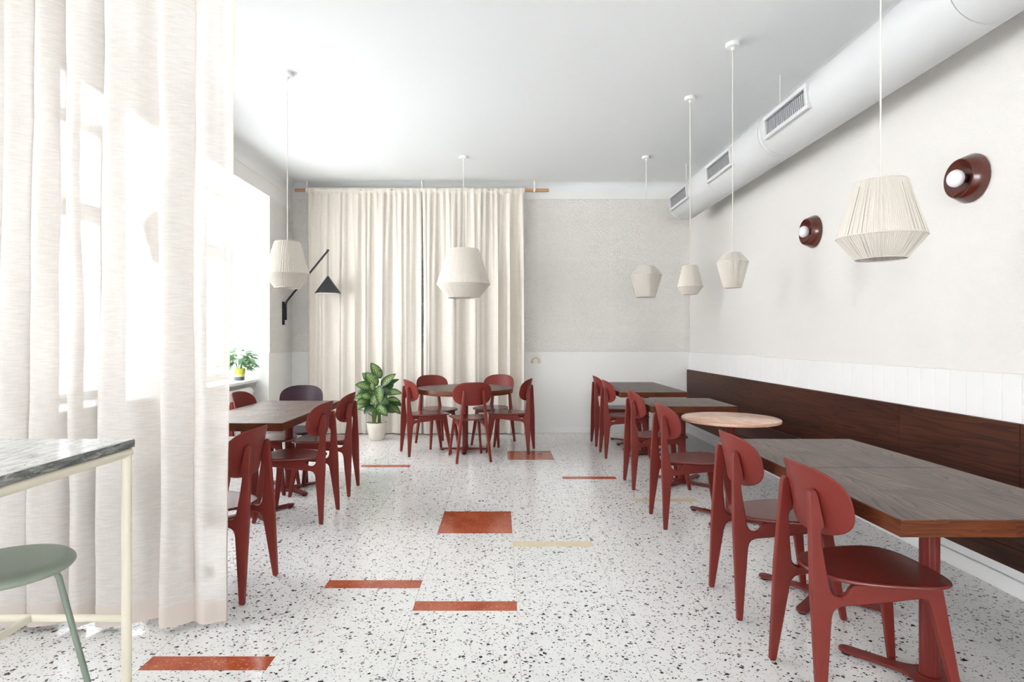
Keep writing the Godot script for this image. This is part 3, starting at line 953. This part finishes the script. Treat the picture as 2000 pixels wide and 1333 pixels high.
# ---------------------------------------------------------------- curtains
func back_curtain(label: String, xa: float, xb: float, sd: int, lam: float, amp: float) -> void:
	var dm := 8.12
	var t := thing("curtain", label, "curtain", P((xa + xb) / 2, 0, dm), 0.0, "cream curtains on the back wall")
	var xm := (xa + xb) / 2
	var g := RandomNumberGenerator.new()
	g.seed = sd
	# folds: widths vary, the same fold keeps its place from top to hem
	var bounds := [0.0]
	while bounds[-1] < xb - xa:
		bounds.append(bounds[-1] + lam * g.randf_range(0.55, 1.45))
	var amps: Array = []
	var lean: Array = []
	for k in bounds.size():
		amps.append(amp * g.randf_range(0.55, 1.15)); lean.append(g.randf_range(-0.05, 0.05))
	var f := noise(1.0, sd, 2)
	var nu := 360
	var ys := [3.402, 3.398, 3.392, 3.375, 3.355, 3.34, 3.32, 3.30, 3.27, 3.2, 3.1, 2.95, 2.7, 2.4, 2.1, 1.8, 1.5, 1.2, 0.9, 0.6, 0.4, 0.2, 0.1, 0.012]
	var rows: Array = []
	var uvs: Array = []
	for y in ys:
		var row := PackedVector3Array()
		var line := PackedVector2Array()
		var drop: float = clampf((3.36 - y) / 1.3, 0.0, 1.0)
		var head: float = smoothstep(3.24, 3.36, y)
		for j in nu + 1:
			var u := float(j) / nu * (xb - xa)
			var k := 0
			while k < bounds.size() - 2 and bounds[k + 1] <= u:
				k += 1
			var w: float = bounds[k + 1] - bounds[k]
			var ph: float = (u - bounds[k]) / w
			var big: float = amps[k] * (sin(TAU * ph) + 0.28 * sin(2.0 * TAU * ph + 0.7))
			var small := 0.012 * sin(u * TAU / 0.085 + 2.0 * f.get_noise_2d(u * 3.0, 0)) + 0.007 * f.get_noise_2d(u * 30.0, y * 0.5)
			var z: float = big * (0.30 + 0.70 * drop) * (1.0 - 0.45 * head) + small * (0.25 + 0.75 * (1.0 - drop)) + 0.012 * f.get_noise_2d(u * 4.0, y * 0.7)
			# the rod pocket bulges round the rod
			if y > 3.33:
				z = z * 0.35 + 0.028 * sqrt(maxf(0.0, 1.0 - pow((y - 3.367) / 0.037, 2.0)))
			var side: float = amps[k] * 0.55 * cos(TAU * ph) * drop + lean[k] * 0.3 * drop * sin(PI * ph)
			row.append(Vector3(xa - xm + clampf(u + side, 0.0, xb - xa), y, z))
			line.append(Vector2(u, y))
		rows.append(row); uvs.append(line)
	part("cloth", MB.new().surf(rows, false, Vector3(0, 0, 1), -1, uvs), M.drape, t)
	# hem, a second layer of cloth
	var hem: Array = []
	var huv: Array = []
	for y in [0.135, 0.10, 0.0125]:
		var row := PackedVector3Array()
		var line := PackedVector2Array()
		for j in nu + 1:
			var a: Vector3 = rows[rows.size() - 2][j]
			var b: Vector3 = rows[rows.size() - 1][j]
			var p: Vector3 = b.lerp(a, clampf((y - 0.012) / 0.088, 0.0, 1.0))
			p.y = y; p.z += 0.0025
			row.append(p); line.append(Vector2(p.x, y))
		hem.append(row); huv.append(line)
	part("hem", MB.new().surf(hem, false, Vector3(0, 0, 1), -1, huv), M.drape, t)

func curtain_rod() -> void:
	var t := thing("curtain_rod", "wooden curtain rod on white ceiling brackets above the cream curtains", "curtain rod", P(-1.08, 3.368, 8.12))
	part("rod", MB.new().tube([Vector3(-1.75, 0, 0), Vector3(1.75, 0, 0)], 0.021, 20), M.rod, t)
	for x in [-1.585, 0.0, 1.55]:
		var b := MB.new().box(Vector3(x, 0.079, 0), Vector3(0.018, 0.106, 0.012), 0.002)
		b.box(Vector3(x, 0.13, 0), Vector3(0.055, 0.004, 0.05), 0.001)
		b.lathe([Vector2(0.0225, -0.012), Vector2(0.029, -0.012), Vector2(0.029, 0.012), Vector2(0.0225, 0.012)], 24, Transform3D(Basis(Vector3(0, 1, 0), Vector3(1, 0, 0), Vector3(0, 0, -1)), Vector3(x, 0, 0)))
		part("bracket", b, M.white, t)

func sheer_curtain() -> void:
	var dm := 2.68
	var t := thing("sheer_curtain", "tall translucent white curtain hanging in folds in front of the left tables", "curtain", P(-1.9, 0, dm))
	# plan of the folds: [edge at the top, edge at the hem, width of the overlap at top, at hem]
	var folds := [[-2.72, -2.74, 0.09, 0.10], [-2.50, -2.52, 0.07, 0.09], [-2.233, -2.262, 0.10, 0.11], [-2.095, -2.128, 0.075, 0.09], [-1.96, -1.935, 0.022, 0.02], [-1.782, -1.818, 0.065, 0.088], [-1.536, -1.526, 0.03, 0.04]]
	var plan := func(k: int) -> Array:   # k = 0 top, 1 hem
		var c: Array = [Vector2(-2.89, -0.04)]
		var amp := 0.75 if k == 0 else 1.0
		for i in folds.size():
			var e: float = folds[i][k]
			var w: float = folds[i][2 + k]
			c.append_array([Vector2(e - 0.03, -0.052 * amp), Vector2(e + w * 0.5, -0.055 * amp), Vector2(e + w * 0.93, -0.043 * amp), Vector2(e + w, -0.026 * amp), Vector2(e + w * 0.85, -0.012 * amp), Vector2(e + w * 0.4, 0.006 * amp), Vector2(e + w * 0.06, 0.022 * amp), Vector2(e, 0.036 * amp), Vector2(e + 0.012, 0.05 * amp), Vector2(e + 0.045, 0.052 * amp)])
			var nx: float = folds[i + 1][k] if i + 1 < folds.size() else (-1.32 if k == 0 else -1.34)
			var a := e + maxf(w, 0.05)
			c.append(Vector2(lerpf(a, nx, 0.35), 0.018 * amp))
			c.append(Vector2(lerpf(a, nx, 0.65), -0.03 * amp))
		c.append_array([Vector2(-1.40, -0.012), Vector2(-1.345, 0.022 * amp), Vector2(-1.29, -0.005), Vector2(-1.25, -0.018), Vector2(-1.203 if k == 0 else -1.244, 0.004)])
		return c
	var top: Array = plan.call(0)
	var low: Array = plan.call(1)
	var rows: Array = []
	var uvs: Array = []
	var f := noise(1.0, 91, 2)
	var ny := 36
	for i in ny + 1:
		var y := 3.46 - (3.46 - 0.03) * i / ny
		var h := clampf((2.86 - y) / 2.8, -0.2, 1.0)
		h = h * h * (3.0 - 2.0 * h) if h > 0.0 else h
		var row := PackedVector3Array()
		var line := PackedVector2Array()
		var run := 0.0
		var last := Vector2.ZERO
		for s in top.size() - 1:
			for q in (6 if s < top.size() - 2 else 7):
				var tt := q / 6.0
				var pts: Array = []
				for m in 4:
					var id := clampi(s - 1 + m, 0, top.size() - 1)
					pts.append(top[id].lerp(low[id], h))
				var p: Vector2 = pts[1].cubic_interpolate(pts[2], pts[0], pts[3], tt)
				p.x += 0.006 * f.get_noise_2d(p.x * 6.0, y * 1.3)
				p.y += 0.012 * f.get_noise_2d(p.x * 5.0 + 40.0, y * 1.1)
				if row.size() > 0:
					run += p.distance_to(last)
				last = p
				row.append(Vector3(p.x + 1.9, y, p.y)); line.append(Vector2(run, y))
		rows.append(row); uvs.append(line)
	part("cloth", MB.new().surf(rows, false, Vector3(0, 0, 1), -1, uvs), M.sheer, t)
	# hem and side seam: doubled cloth
	var hem: Array = []
	var huv: Array = []
	for i in [ny - 1, ny]:
		var row := PackedVector3Array()
		for j in rows[i].size():
			var p: Vector3 = rows[i][j]
			if i == ny - 1:
				p = rows[ny][j].lerp(rows[ny - 1][j], 1.0)
			row.append(p + Vector3(0, 0, 0.003))
		hem.append(row); huv.append(uvs[i])
	part("hem", MB.new().surf(hem, false, Vector3(0, 0, 1), 0, huv), M.sheer_hem, t)
	var seam: Array = []
	var suv: Array = []
	for i in ny + 1:
		var c: int = rows[i].size()
		var row := PackedVector3Array()
		for j in range(c - 4, c):
			row.append(rows[i][j] + Vector3(0.0, 0, 0.003))
		seam.append(row); suv.append(uvs[i].slice(c - 4, c))
	part("side_seam", MB.new().surf(seam, false, Vector3(0, 0, 1), -1, suv), M.sheer_hem, t)
	part("track", span(-2.9 + 1.9, -1.2 + 1.9, 3.455, 3.5, -0.03, 0.03, 0.004), M.white, t)

# ---------------------------------------------------------------- plants
func leaf_shape(base: Vector3, tip: Vector3, width: float, face: Vector3, sag: float, fold := 0.25) -> MB:
	var ax := tip - base
	var side := ax.cross(face).normalized()
	var up := side.cross(ax).normalized()
	var rows: Array = []
	var uvs: Array = []
	var n := 10
	for i in n + 1:
		var t := float(i) / n
		var w := width * 0.5 * pow(sin(PI * pow(t, 0.8)), 0.75) if i > 0 and i < n else 0.0
		var c := base + ax * t + up * (sin(PI * t) * sag - t * t * absf(sag) * 0.5)
		var row := PackedVector3Array()
		var line := PackedVector2Array()
		for j in 7:
			var q := (j - 3) / 3.0
			row.append(c + side * w * q + up * absf(q) * w * fold)
			line.append(Vector2(0.5 + q * 0.5, t))
		rows.append(row); uvs.append(line)
	return MB.new().surf(rows, false, up, -1, uvs)

func floor_plant() -> void:
	var t := thing("potted_plant", "variegated green dieffenbachia in a plain cream pot on the floor before the curtains", "plant", P(-1.61, 0, 7.68))
	part("pot", MB.new().lathe([Vector2(0, 0), Vector2(0.082, 0), Vector2(0.089, 0.005), Vector2(0.105, 0.07), Vector2(0.124, 0.16), Vector2(0.131, 0.225), Vector2(0.131, 0.23), Vector2(0.124, 0.23), Vector2(0.121, 0.2), Vector2(0.08, 0.19)], 48), M.pot_cream, t)
	part("soil", MB.new().lathe([Vector2(0, 0.212), Vector2(0.06, 0.211), Vector2(0.122, 0.205)], 32), M.soil, t)
	# base, tip, width; x right, y up, z towards the room
	var L := [
		[Vector3(0.055, 0.80, -0.01), Vector3(-0.075, 1.01, 0.02), 0.135, 0], [Vector3(0.025, 0.71, 0.06), Vector3(-0.135, 0.885, 0.10), 0.15, 0], [Vector3(0.05, 0.70, -0.02), Vector3(0.245, 0.865, -0.02), 0.105, 0],
		[Vector3(0.07, 0.68, -0.04), Vector3(0.28, 0.79, -0.08), 0.075, 1], [Vector3(-0.06, 0.72, -0.05), Vector3(-0.205, 0.875, -0.06), 0.10, 0], [Vector3(-0.05, 0.66, 0.06), Vector3(-0.255, 0.735, 0.11), 0.16, 0],
		[Vector3(0.05, 0.72, 0.09), Vector3(0.08, 0.47, 0.17), 0.115, 0], [Vector3(-0.06, 0.58, 0.07), Vector3(-0.28, 0.55, 0.14), 0.13, 0], [Vector3(-0.06, 0.50, 0.08), Vector3(-0.275, 0.405, 0.15), 0.14, 0],
		[Vector3(0.12, 0.60, 0.01), Vector3(0.335, 0.615, 0.03), 0.125, 0], [Vector3(0.13, 0.53, 0.05), Vector3(0.325, 0.515, 0.09), 0.09, 0], [Vector3(0.12, 0.47, 0.02), Vector3(0.325, 0.345, 0.05), 0.12, 0],
		[Vector3(0.02, 0.47, 0.10), Vector3(0.175, 0.335, 0.18), 0.125, 0], [Vector3(0.13, 0.50, -0.04), Vector3(0.33, 0.44, -0.05), 0.11, 1], [Vector3(-0.02, 0.64, 0.09), Vector3(-0.06, 0.77, 0.11), 0.09, 0],
		[Vector3(-0.10, 0.45, -0.03), Vector3(-0.27, 0.47, -0.10), 0.12, 1], [Vector3(0.05, 0.60, -0.06), Vector3(0.20, 0.72, -0.12), 0.12, 1], [Vector3(-0.04, 0.62, -0.06), Vector3(-0.21, 0.66, -0.14), 0.13, 1],
		[Vector3(0.0, 0.55, -0.05), Vector3(0.06, 0.67, -0.03), 0.13, 1], [Vector3(-0.02, 0.50, 0.02), Vector3(-0.10, 0.62, 0.03), 0.12, 1], [Vector3(0.06, 0.48, 0.02), Vector3(0.14, 0.60, 0.04), 0.12, 1],
		[Vector3(-0.05, 0.55, 0.11), Vector3(-0.17, 0.60, 0.16), 0.11, 0], [Vector3(0.05, 0.52, 0.12), Vector3(0.19, 0.50, 0.18), 0.11, 1], [Vector3(-0.02, 0.46, 0.10), Vector3(-0.13, 0.36, 0.17), 0.11, 1],
		[Vector3(0.08, 0.62, 0.06), Vector3(0.21, 0.63, 0.10), 0.10, 1], [Vector3(0.0, 0.60, 0.08), Vector3(-0.02, 0.47, 0.16), 0.10, 0], [Vector3(-0.10, 0.60, 0.0), Vector3(-0.25, 0.63, 0.02), 0.11, 1], [Vector3(0.10, 0.43, 0.05), Vector3(0.25, 0.37, 0.11), 0.10, 1],
		[Vector3(-0.235, 0.41, 0.08), Vector3(-0.29, 0.385, 0.10), 0.055, 1], [Vector3(0.02, 0.42, -0.08), Vector3(0.20, 0.40, -0.16), 0.12, 1], [Vector3(-0.08, 0.52, 0.10), Vector3(-0.23, 0.50, 0.19), 0.11, 0],
	]
	for i in L.size():
		var q: Array = L[i]
		var ax: Vector3 = q[1] - q[0]
		var face := Vector3(0.0, 0.45, 1.0) if absf(ax.x) < 0.18 or ax.y > 0.1 else Vector3(0.1 * signf(ax.x), 0.8, 0.75)
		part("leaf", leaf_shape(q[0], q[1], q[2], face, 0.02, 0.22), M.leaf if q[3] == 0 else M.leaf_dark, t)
		var a := i * 2.4
		var root := Vector3(cos(a) * 0.05, 0.205, sin(a) * 0.05)
		var b: Vector3 = q[0]
		if i % 2 == 0:
			part("stalk", MB.new().tube([root, root.lerp(b, 0.4) + Vector3(-b.x * 0.15, 0.03, -b.z * 0.15), root.lerp(b, 0.75) + Vector3(-b.x * 0.08, 0.03, 0), b], [0.008, 0.007, 0.005, 0.003], 8), M.stem, t)

func sill_plant() -> void:
	var t := thing("potted_plant", "drooping small leaved plant in a yellow and slate striped pot on the window sill", "plant", P(-3.2, 0.81, 7.22))
	var pot := part("pot", MB.new().lathe([Vector2(0, 0), Vector2(0.058, 0), Vector2(0.06, 0.004), Vector2(0.0625, 0.045)], 32), M.pot_slate, t)
	part("painted_band", MB.new().lathe([Vector2(0.0625, 0.045), Vector2(0.066, 0.075)], 32), M.pot_sand, pot)
	part("painted_band", MB.new().lathe([Vector2(0.066, 0.075), Vector2(0.072, 0.145), Vector2(0.068, 0.146), Vector2(0.064, 0.11), Vector2(0.04, 0.10)], 32), M.pot_yellow, pot)
	part("soil", MB.new().lathe([Vector2(0, 0.122), Vector2(0.066, 0.118)], 24), M.soil, t)
	var g := RandomNumberGenerator.new()
	g.seed = 7
	for i in 22:
		var a := g.randf() * TAU
		if i < 6:
			a = g.randf_range(-0.9, 0.9)
		var out := g.randf_range(0.04, 0.16)
		var hi := g.randf_range(0.24, 0.47) - out * 0.5
		var dir := Vector3(cos(a), 0, sin(a) * 0.8)
		var p0 := Vector3(dir.x * 0.02, 0.12, dir.z * 0.02)
		var p2 := Vector3(0, hi, 0) + dir * out
		var p1 := p0.lerp(p2, 0.5) + Vector3(0, 0.05, 0)
		var p3 := p2 + dir * 0.05 + Vector3(0, -g.randf_range(0.0, 0.13), 0)
		part("stalk", MB.new().tube([p0, p1, p2, p3], [0.003, 0.0025, 0.002, 0.0012], 5), M.stem, t)
		for k in 5:
			var b: Vector3 = [p1, p1.lerp(p2, 0.5), p2, p2.lerp(p3, 0.6), p3][k]
			var away := (dir + Vector3(g.randf_range(-0.9, 0.9), g.randf_range(-0.9, 0.25), g.randf_range(-0.9, 0.9))).normalized()
			part("leaf", leaf_shape(b, b + away * g.randf_range(0.075, 0.125), g.randf_range(0.036, 0.056), Vector3(0.2, 0.9, 0.4), 0.008, 0.15), M.leaf_small, t)

# ---------------------------------------------------------------- radiator and hook
func radiator(called: String, label: String, d0: float, d1: float) -> void:
	var t := thing(called, label, "radiator", P(XL - 0.165, 0, (d0 + d1) / 2))
	var l := d1 - d0
	var n := int(l / 0.055)
	var fin := MB.new()
	var pol := PackedVector2Array()
	for k in 9:
		var a := PI * k / 8.0
		pol.append(Vector2(cos(a) * 0.05, 0.68 + sin(a) * 0.045))
	pol.append_array([Vector2(-0.05, 0.14), Vector2(-0.035, 0.11), Vector2(0.035, 0.11), Vector2(0.05, 0.14)])
	fin.extrude(pol, 0.046, 0.012)
	var fm := fin.mesh()
	for k in n:
		part("radiator_fin", fm, M.white_gloss, t, Transform3D(Basis(), Vector3(0, 0, l / 2 - 0.0275 - k * 0.055)))
	var pipe := MB.new().tube([Vector3(0, 0.66, -l / 2 + 0.02), Vector3(0, 0.66, -l / 2 - 0.05)], 0.014, 10)
	pipe.tube([Vector3(0, 0.15, -l / 2 + 0.02), Vector3(0, 0.15, -l / 2 - 0.04), Vector3(0, 0.13, -l / 2 - 0.05), Vector3(0, 0.0, -l / 2 - 0.05)], 0.011, 10)
	part("valve_pipe", pipe, M.white_gloss, t)
	for s in [-1.0, 1.0]:
		part("foot", MB.new().box(Vector3(0, 0.06, s * (l / 2 - 0.1)), Vector3(0.05, 0.12, 0.03), 0.004), M.white_gloss, t)

func wall_hook() -> void:
	var t := thing("wall_hook", "small pale arched wall hook beside the right end of the cream curtains", "hook", P(0.497, 1.0, DB))
	var pts: Array = []
	for k in 17:
		var a := PI * k / 16.0
		pts.append(Vector3(cos(a) * 0.05, sin(a) * 0.055, 0.035))
	part("arch", MB.new().tube(pts, 0.012, 12), M.hook, t)
	for s in [-1.0, 1.0]:
		part("peg", MB.new().tube([Vector3(s * 0.05, -0.004, 0.0), Vector3(s * 0.05, 0.0, 0.046)], 0.013, 12), M.hook, t)
		part("wall_rosette", MB.new().lathe([Vector2(0, 0), Vector2(0.022, 0), Vector2(0.022, 0.006), Vector2(0.0, 0.008)], 16, Transform3D(Basis(Vector3(1, 0, 0), Vector3(0, 0, 1), Vector3(0, -1, 0)), Vector3(s * 0.05, -0.004, 0))), M.hook, t)

# ---------------------------------------------------------------- bar table and stool
func bar_table() -> void:
	var t := thing("bar_table", "high grey marble topped table on a cream tube frame before the sheer curtain", "table", P(-1.58, 0, 1.3))
	var x := 0.34
	part("marble_top", MB.new().box(Vector3(0, 0.9785, 0), Vector3(x * 2 - 0.003, 0.003, 1.397), 0.001), M.grey_marble, t)
	part("slab_edge", MB.new().box(Vector3(0, 0.9655, 0), Vector3(x * 2, 0.0255, 1.4), 0.0015), M.grey_edge, t)
	var fr := MB.new()
	var xi := x - 0.018
	var zi := 0.682
	var yt := 0.9365
	for s in [-1.0, 1.0]:
		fr.tube([Vector3(s * xi, yt, -zi - 0.014), Vector3(s * xi, yt, zi + 0.014)], 0.0162, 16)
		fr.tube([Vector3(-xi, yt - 0.0005, s * zi), Vector3(xi, yt - 0.0005, s * zi)], 0.016, 16)
	part("top_frame", fr, M.cream_metal, t)
	for sx in [-1.0, 1.0]:
		for sz in [-1.0, 1.0]:
			part("leg", MB.new().tube([Vector3(sx * xi, 0.0, sz * zi), Vector3(sx * xi, yt - 0.004, sz * zi)], 0.0155, 16), M.cream_metal, t)
	var st := MB.new()
	for s in [-1.0, 1.0]:
		st.tube([Vector3(-xi, 0.379, s * zi), Vector3(xi, 0.379, s * zi)], 0.0125, 14)
	st.tube([Vector3(0, 0.379, -zi), Vector3(0, 0.379, zi)], 0.0125, 14)
	part("stretcher", st, M.cream_metal, t)

func stool() -> void:
	var t := thing("bar_stool", "sage green stool with a round seat pushed under the grey marble table", "stool", P(-1.49, 0, 1.77))
	part("seat", MB.new().lathe([Vector2(0, 0.645), Vector2(0.10, 0.647), Vector2(0.145, 0.65), Vector2(0.165, 0.646), Vector2(0.175, 0.636), Vector2(0.177, 0.628), Vector2(0.17, 0.619), Vector2(0.14, 0.612), Vector2(0, 0.61)], 64, Transform3D.IDENTITY, 0.6), M.green_seat, t)
	for a in [3.0, 148.0, 262.0]:
		var u := Vector3(cos(deg_to_rad(a)), 0, -sin(deg_to_rad(a)))
		part("leg", MB.new().tube([u * 0.145 + Vector3(0, 0.618, 0), u * 0.157 + Vector3(0, 0.60, 0), u * 0.315 + Vector3(0, 0.0, 0)], 0.0085, 12), M.green_metal, t)
	part("under_plate", MB.new().lathe([Vector2(0, 0.606), Vector2(0.12, 0.606), Vector2(0.12, 0.612), Vector2(0, 0.612)], 32), M.green_metal, t)

# ---------------------------------------------------------------- scene
func _ready() -> void:
	rng.seed = 3
	var cam := Camera3D.new()
	cam.name = "camera"
	cam.position = Vector3(0, 1.32, 0)
	cam.projection = Camera3D.PROJECTION_FRUSTUM
	cam.near = 0.05
	cam.far = 100.0
	cam.keep_aspect = Camera3D.KEEP_HEIGHT
	cam.size = 0.05 * 1333.0 / 1150.0
	cam.frustum_offset = Vector2(0.05 * 23.0 / 1150.0, -0.05 * 4.5 / 1150.0)
	add_child(cam)
	cam.current = true

	var env := Environment.new()
	var sky := Sky.new()
	var ps := ProceduralSkyMaterial.new()
	ps.sky_top_color = Color(0.955, 0.97, 1.0)
	ps.sky_horizon_color = Color(0.99, 0.99, 1.0)
	ps.ground_bottom_color = Color(0.80, 0.80, 0.79)
	ps.ground_horizon_color = Color(0.92, 0.92, 0.92)
	ps.sky_energy_multiplier = 1.0
	ps.ground_energy_multiplier = 1.0
	sky.sky_material = ps
	env.background_mode = Environment.BG_SKY
	env.sky = sky
	env.background_energy_multiplier = 3.0
	env.tonemap_mode = Environment.TONE_MAPPER_LINEAR
	env.tonemap_exposure = 4.85
	env.ambient_light_source = Environment.AMBIENT_SOURCE_SKY
	env.sdfgi_enabled = true
	env.ssao_enabled = true
	env.ssil_enabled = true
	var we := WorldEnvironment.new()
	we.name = "environment"
	we.environment = env
	add_child(we)

	# the sun stands high beyond the building: none comes in, but the bright pavement throws light up to the ceiling
	var sun := DirectionalLight3D.new()
	sun.name = "sun"
	sun.light_energy = 4.0
	sun.light_color = Color(1.0, 1.0, 0.99)
	sun.light_angular_distance = 1.0
	sun.shadow_enabled = true
	add_child(sun)
	sun.look_at_from_position(Vector3.ZERO, Vector3(-0.6, -0.8, 0.15), Vector3.UP)

	materials()
	build_shell()
	build_bench()
	build_duct()
	build_furniture()
	back_curtain("cream curtain on the back wall, left one of the pair, behind the potted plant", -2.66, -1.085, 101, 0.25, 0.034)
	back_curtain("cream curtain on the back wall, right one of the pair, behind the round table", -1.075, 0.34, 104, 0.26, 0.055)
	curtain_rod()
	sheer_curtain()
	bar_table()
	stool()
	pendant("large white string pendant with a low rim, hanging above the dark round table", P(-0.44, 0, 7.04), 2.385, 1.81, 0.18, 0.318, 0.185, 0.415, 150)
	pendant("white string pendant with a low rim, hanging before the black wall lamp", P(-1.745, 0, 4.83), 2.11, 1.737, 0.10, 0.174, 0.10, 0.26, 110)
	pendant("white string pendant with a low rim, nearest one, above the front right tables", P(1.715, 0, 2.654), 2.027, 1.68, 0.102, 0.176, 0.10, 0.25, 120)
	pendant("white string pendant with a high rim, farthest one, above the rear right tables", P(1.745, 0, 7.04), 2.186, 1.818, 0.097, 0.184, 0.108, 0.11, 110)
	pendant("small white string pendant with a low rim, between two high rimmed pendants", P(1.713, 0, 5.31), 1.976, 1.72, 0.063, 0.110, 0.061, 0.188, 84)
	pendant("small white string pendant with a high rim, hanging above the pink marble table", P(1.715, 0, 4.345), 1.952, 1.698, 0.057, 0.110, 0.061, 0.067, 84)
	pendant("small white string pendant seen dimly through the sheer curtain", P(-1.75, 0, 3.09), 1.978, 1.724, 0.057, 0.110, 0.061, 0.067, 84)
	sconce("brown glazed ceramic wall sconce with a white bulb, right of the big pendant", 3.318, 2.223)
	sconce("brown glazed ceramic wall sconce with a white bulb, left of the big pendant", 4.98, 2.225)
	wall_lamp()
	floor_plant()
	sill_plant()
	radiator("radiator", "white ribbed radiator under the window sill that holds the potted plant", 5.98, 7.30)
	radiator("radiator", "white ribbed radiator under the window behind the sheer curtain", 3.72, 5.04)
	wall_hook()

func build_furniture() -> void:
	# right row of tables
	square_table("square dark oak table nearest at the right, front half of the joined pair", P(1.652, 0, 2.266), 0.742, 0.762)
	square_table("square dark oak table joined behind the nearest one at the right", P(1.652, 0, 3.029), 0.742, 0.76)
	square_table("single square dark oak table by the bench just behind the pink marble table", P(1.665, 0, 5.40), 0.742, 0.71)
	square_table("square dark oak table far right, front one of the joined pair near the back wall", P(1.668, 0, 6.745), 0.742, 0.745)
	square_table("square dark oak table farthest right in the corner by the back wall", P(1.668, 0, 7.492), 0.742, 0.745)
	# left row
	square_table("square dark oak table at the left, near one beside the edge of the sheer curtain", P(-1.845, 0, 4.408), 0.70, 0.735)
	square_table("square dark oak table at the left with the plum chair at its end", P(-1.845, 0, 5.145), 0.70, 0.735)
	square_table("square dark oak table seen only through the sheer curtain", P(-1.845, 0, 3.125), 0.70, 0.735)
	# pink marble table
	var t := thing("marble_table", "round pink marble table on a red pedestal by the bench", "table", P(1.69, 0, 4.325))
	part("marble_top", MB.new().lathe([Vector2(0, 0.716), Vector2(0.338, 0.716), Vector2(0.344, 0.719), Vector2(0.346, 0.728), Vector2(0.344, 0.737), Vector2(0.339, 0.740), Vector2(0, 0.740)], 80), M.pink, t)
	pedestal(t, 0.716, 0.315, PI / 4)
	t.get_node("top_plate").scale = Vector3(0.8, 1, 0.8)
	# round oak table
	t = thing("round_table", "large round dark oak table ringed by red chairs before the cream curtains", "table", P(-0.415, 0, 6.98))
	part("tabletop", MB.new().lathe([Vector2(0, 0.738), Vector2(0.563, 0.738), Vector2(0.565, 0.740), Vector2(0, 0.740)], 96), M.top, t)
	part("table_edge", MB.new().lathe([Vector2(0, 0.683), Vector2(0.562, 0.683), Vector2(0.567, 0.687), Vector2(0.567, 0.736), Vector2(0.564, 0.7395), Vector2(0.5, 0.7375)], 96), M.edge, t)
	pedestal(t, 0.683, 0.30, 0.0)
	# chairs: [x, depth, facing x, facing depth, colour, label]
	var red := make_chair(M.red)
	var plum := make_chair(M.plum)
	var R := [
		[1.362, 2.235, 1, 0, "red painted wooden chair nearest at the right, standing at the front oak table"],
		[1.365, 2.942, 1, 0.0, "red painted wooden chair second from the front in the right row"],
		[1.380, 4.25, 1, 0.02, "red painted wooden chair at the pink marble table"],
		[1.404, 5.306, 1, 0, "red painted wooden chair at the single oak table behind the pink table"],
		[1.404, 6.645, 1, 0, "red painted wooden chair in the right row, second from the back wall"],
		[1.415, 7.367, 1, 0, "red painted wooden chair in the right row closest to the back wall"],
		[-0.338, 6.478, -0.244, 0.97, "red painted wooden chair at the round table with its back to the viewer"],
		[-0.862, 6.815, 0.917, 0.398, "red painted wooden chair on the left side of the round table, beside the potted plant"],
		[0.124, 6.925, -0.974, 0.222, "red painted wooden chair right of the round table, foot on the marble inlay"],
		[-0.785, 7.30, 0.48, -0.877, "red painted wooden chair behind the round table on its left"],
		[-0.085, 7.415, -0.42, -0.907, "red painted wooden chair behind the round table on its right, its back shining"],
		[-1.508, 3.115, -0.997, 0.07, "red painted wooden chair at the left half hidden by the sheer curtain"],
		[-1.506, 4.375, -0.998, 0.05, "red painted wooden chair in front at the right side of the left oak tables"],
		[-1.513, 5.09, -0.999, -0.03, "red painted wooden chair in the left group standing in front of the potted plant"],
		[-2.065, 5.14, 1, 0, "red painted wooden chair on the window side of the left tables, before the radiator"],
	]
	var first := true
	for r in R:
		var turn := atan2(-float(r[2]), float(r[3]))
		if first:
			red.name = numbered("dining_chair")
			add_child(red)
			tag(red, r[4], "chair", "red dining chairs")
			red.position = P(r[0], 0, r[1]); red.rotation.y = turn
			first = false
		else:
			dup(red, "dining_chair", r[4], P(r[0], 0, r[1]), turn)
	plum.name = numbered("dining_chair")
	add_child(plum)
	tag(plum, "dark plum painted wooden chair at the far end of the left oak tables", "chair")
	plum.position = P(-1.95, 0, 5.62); plum.rotation.y = PI
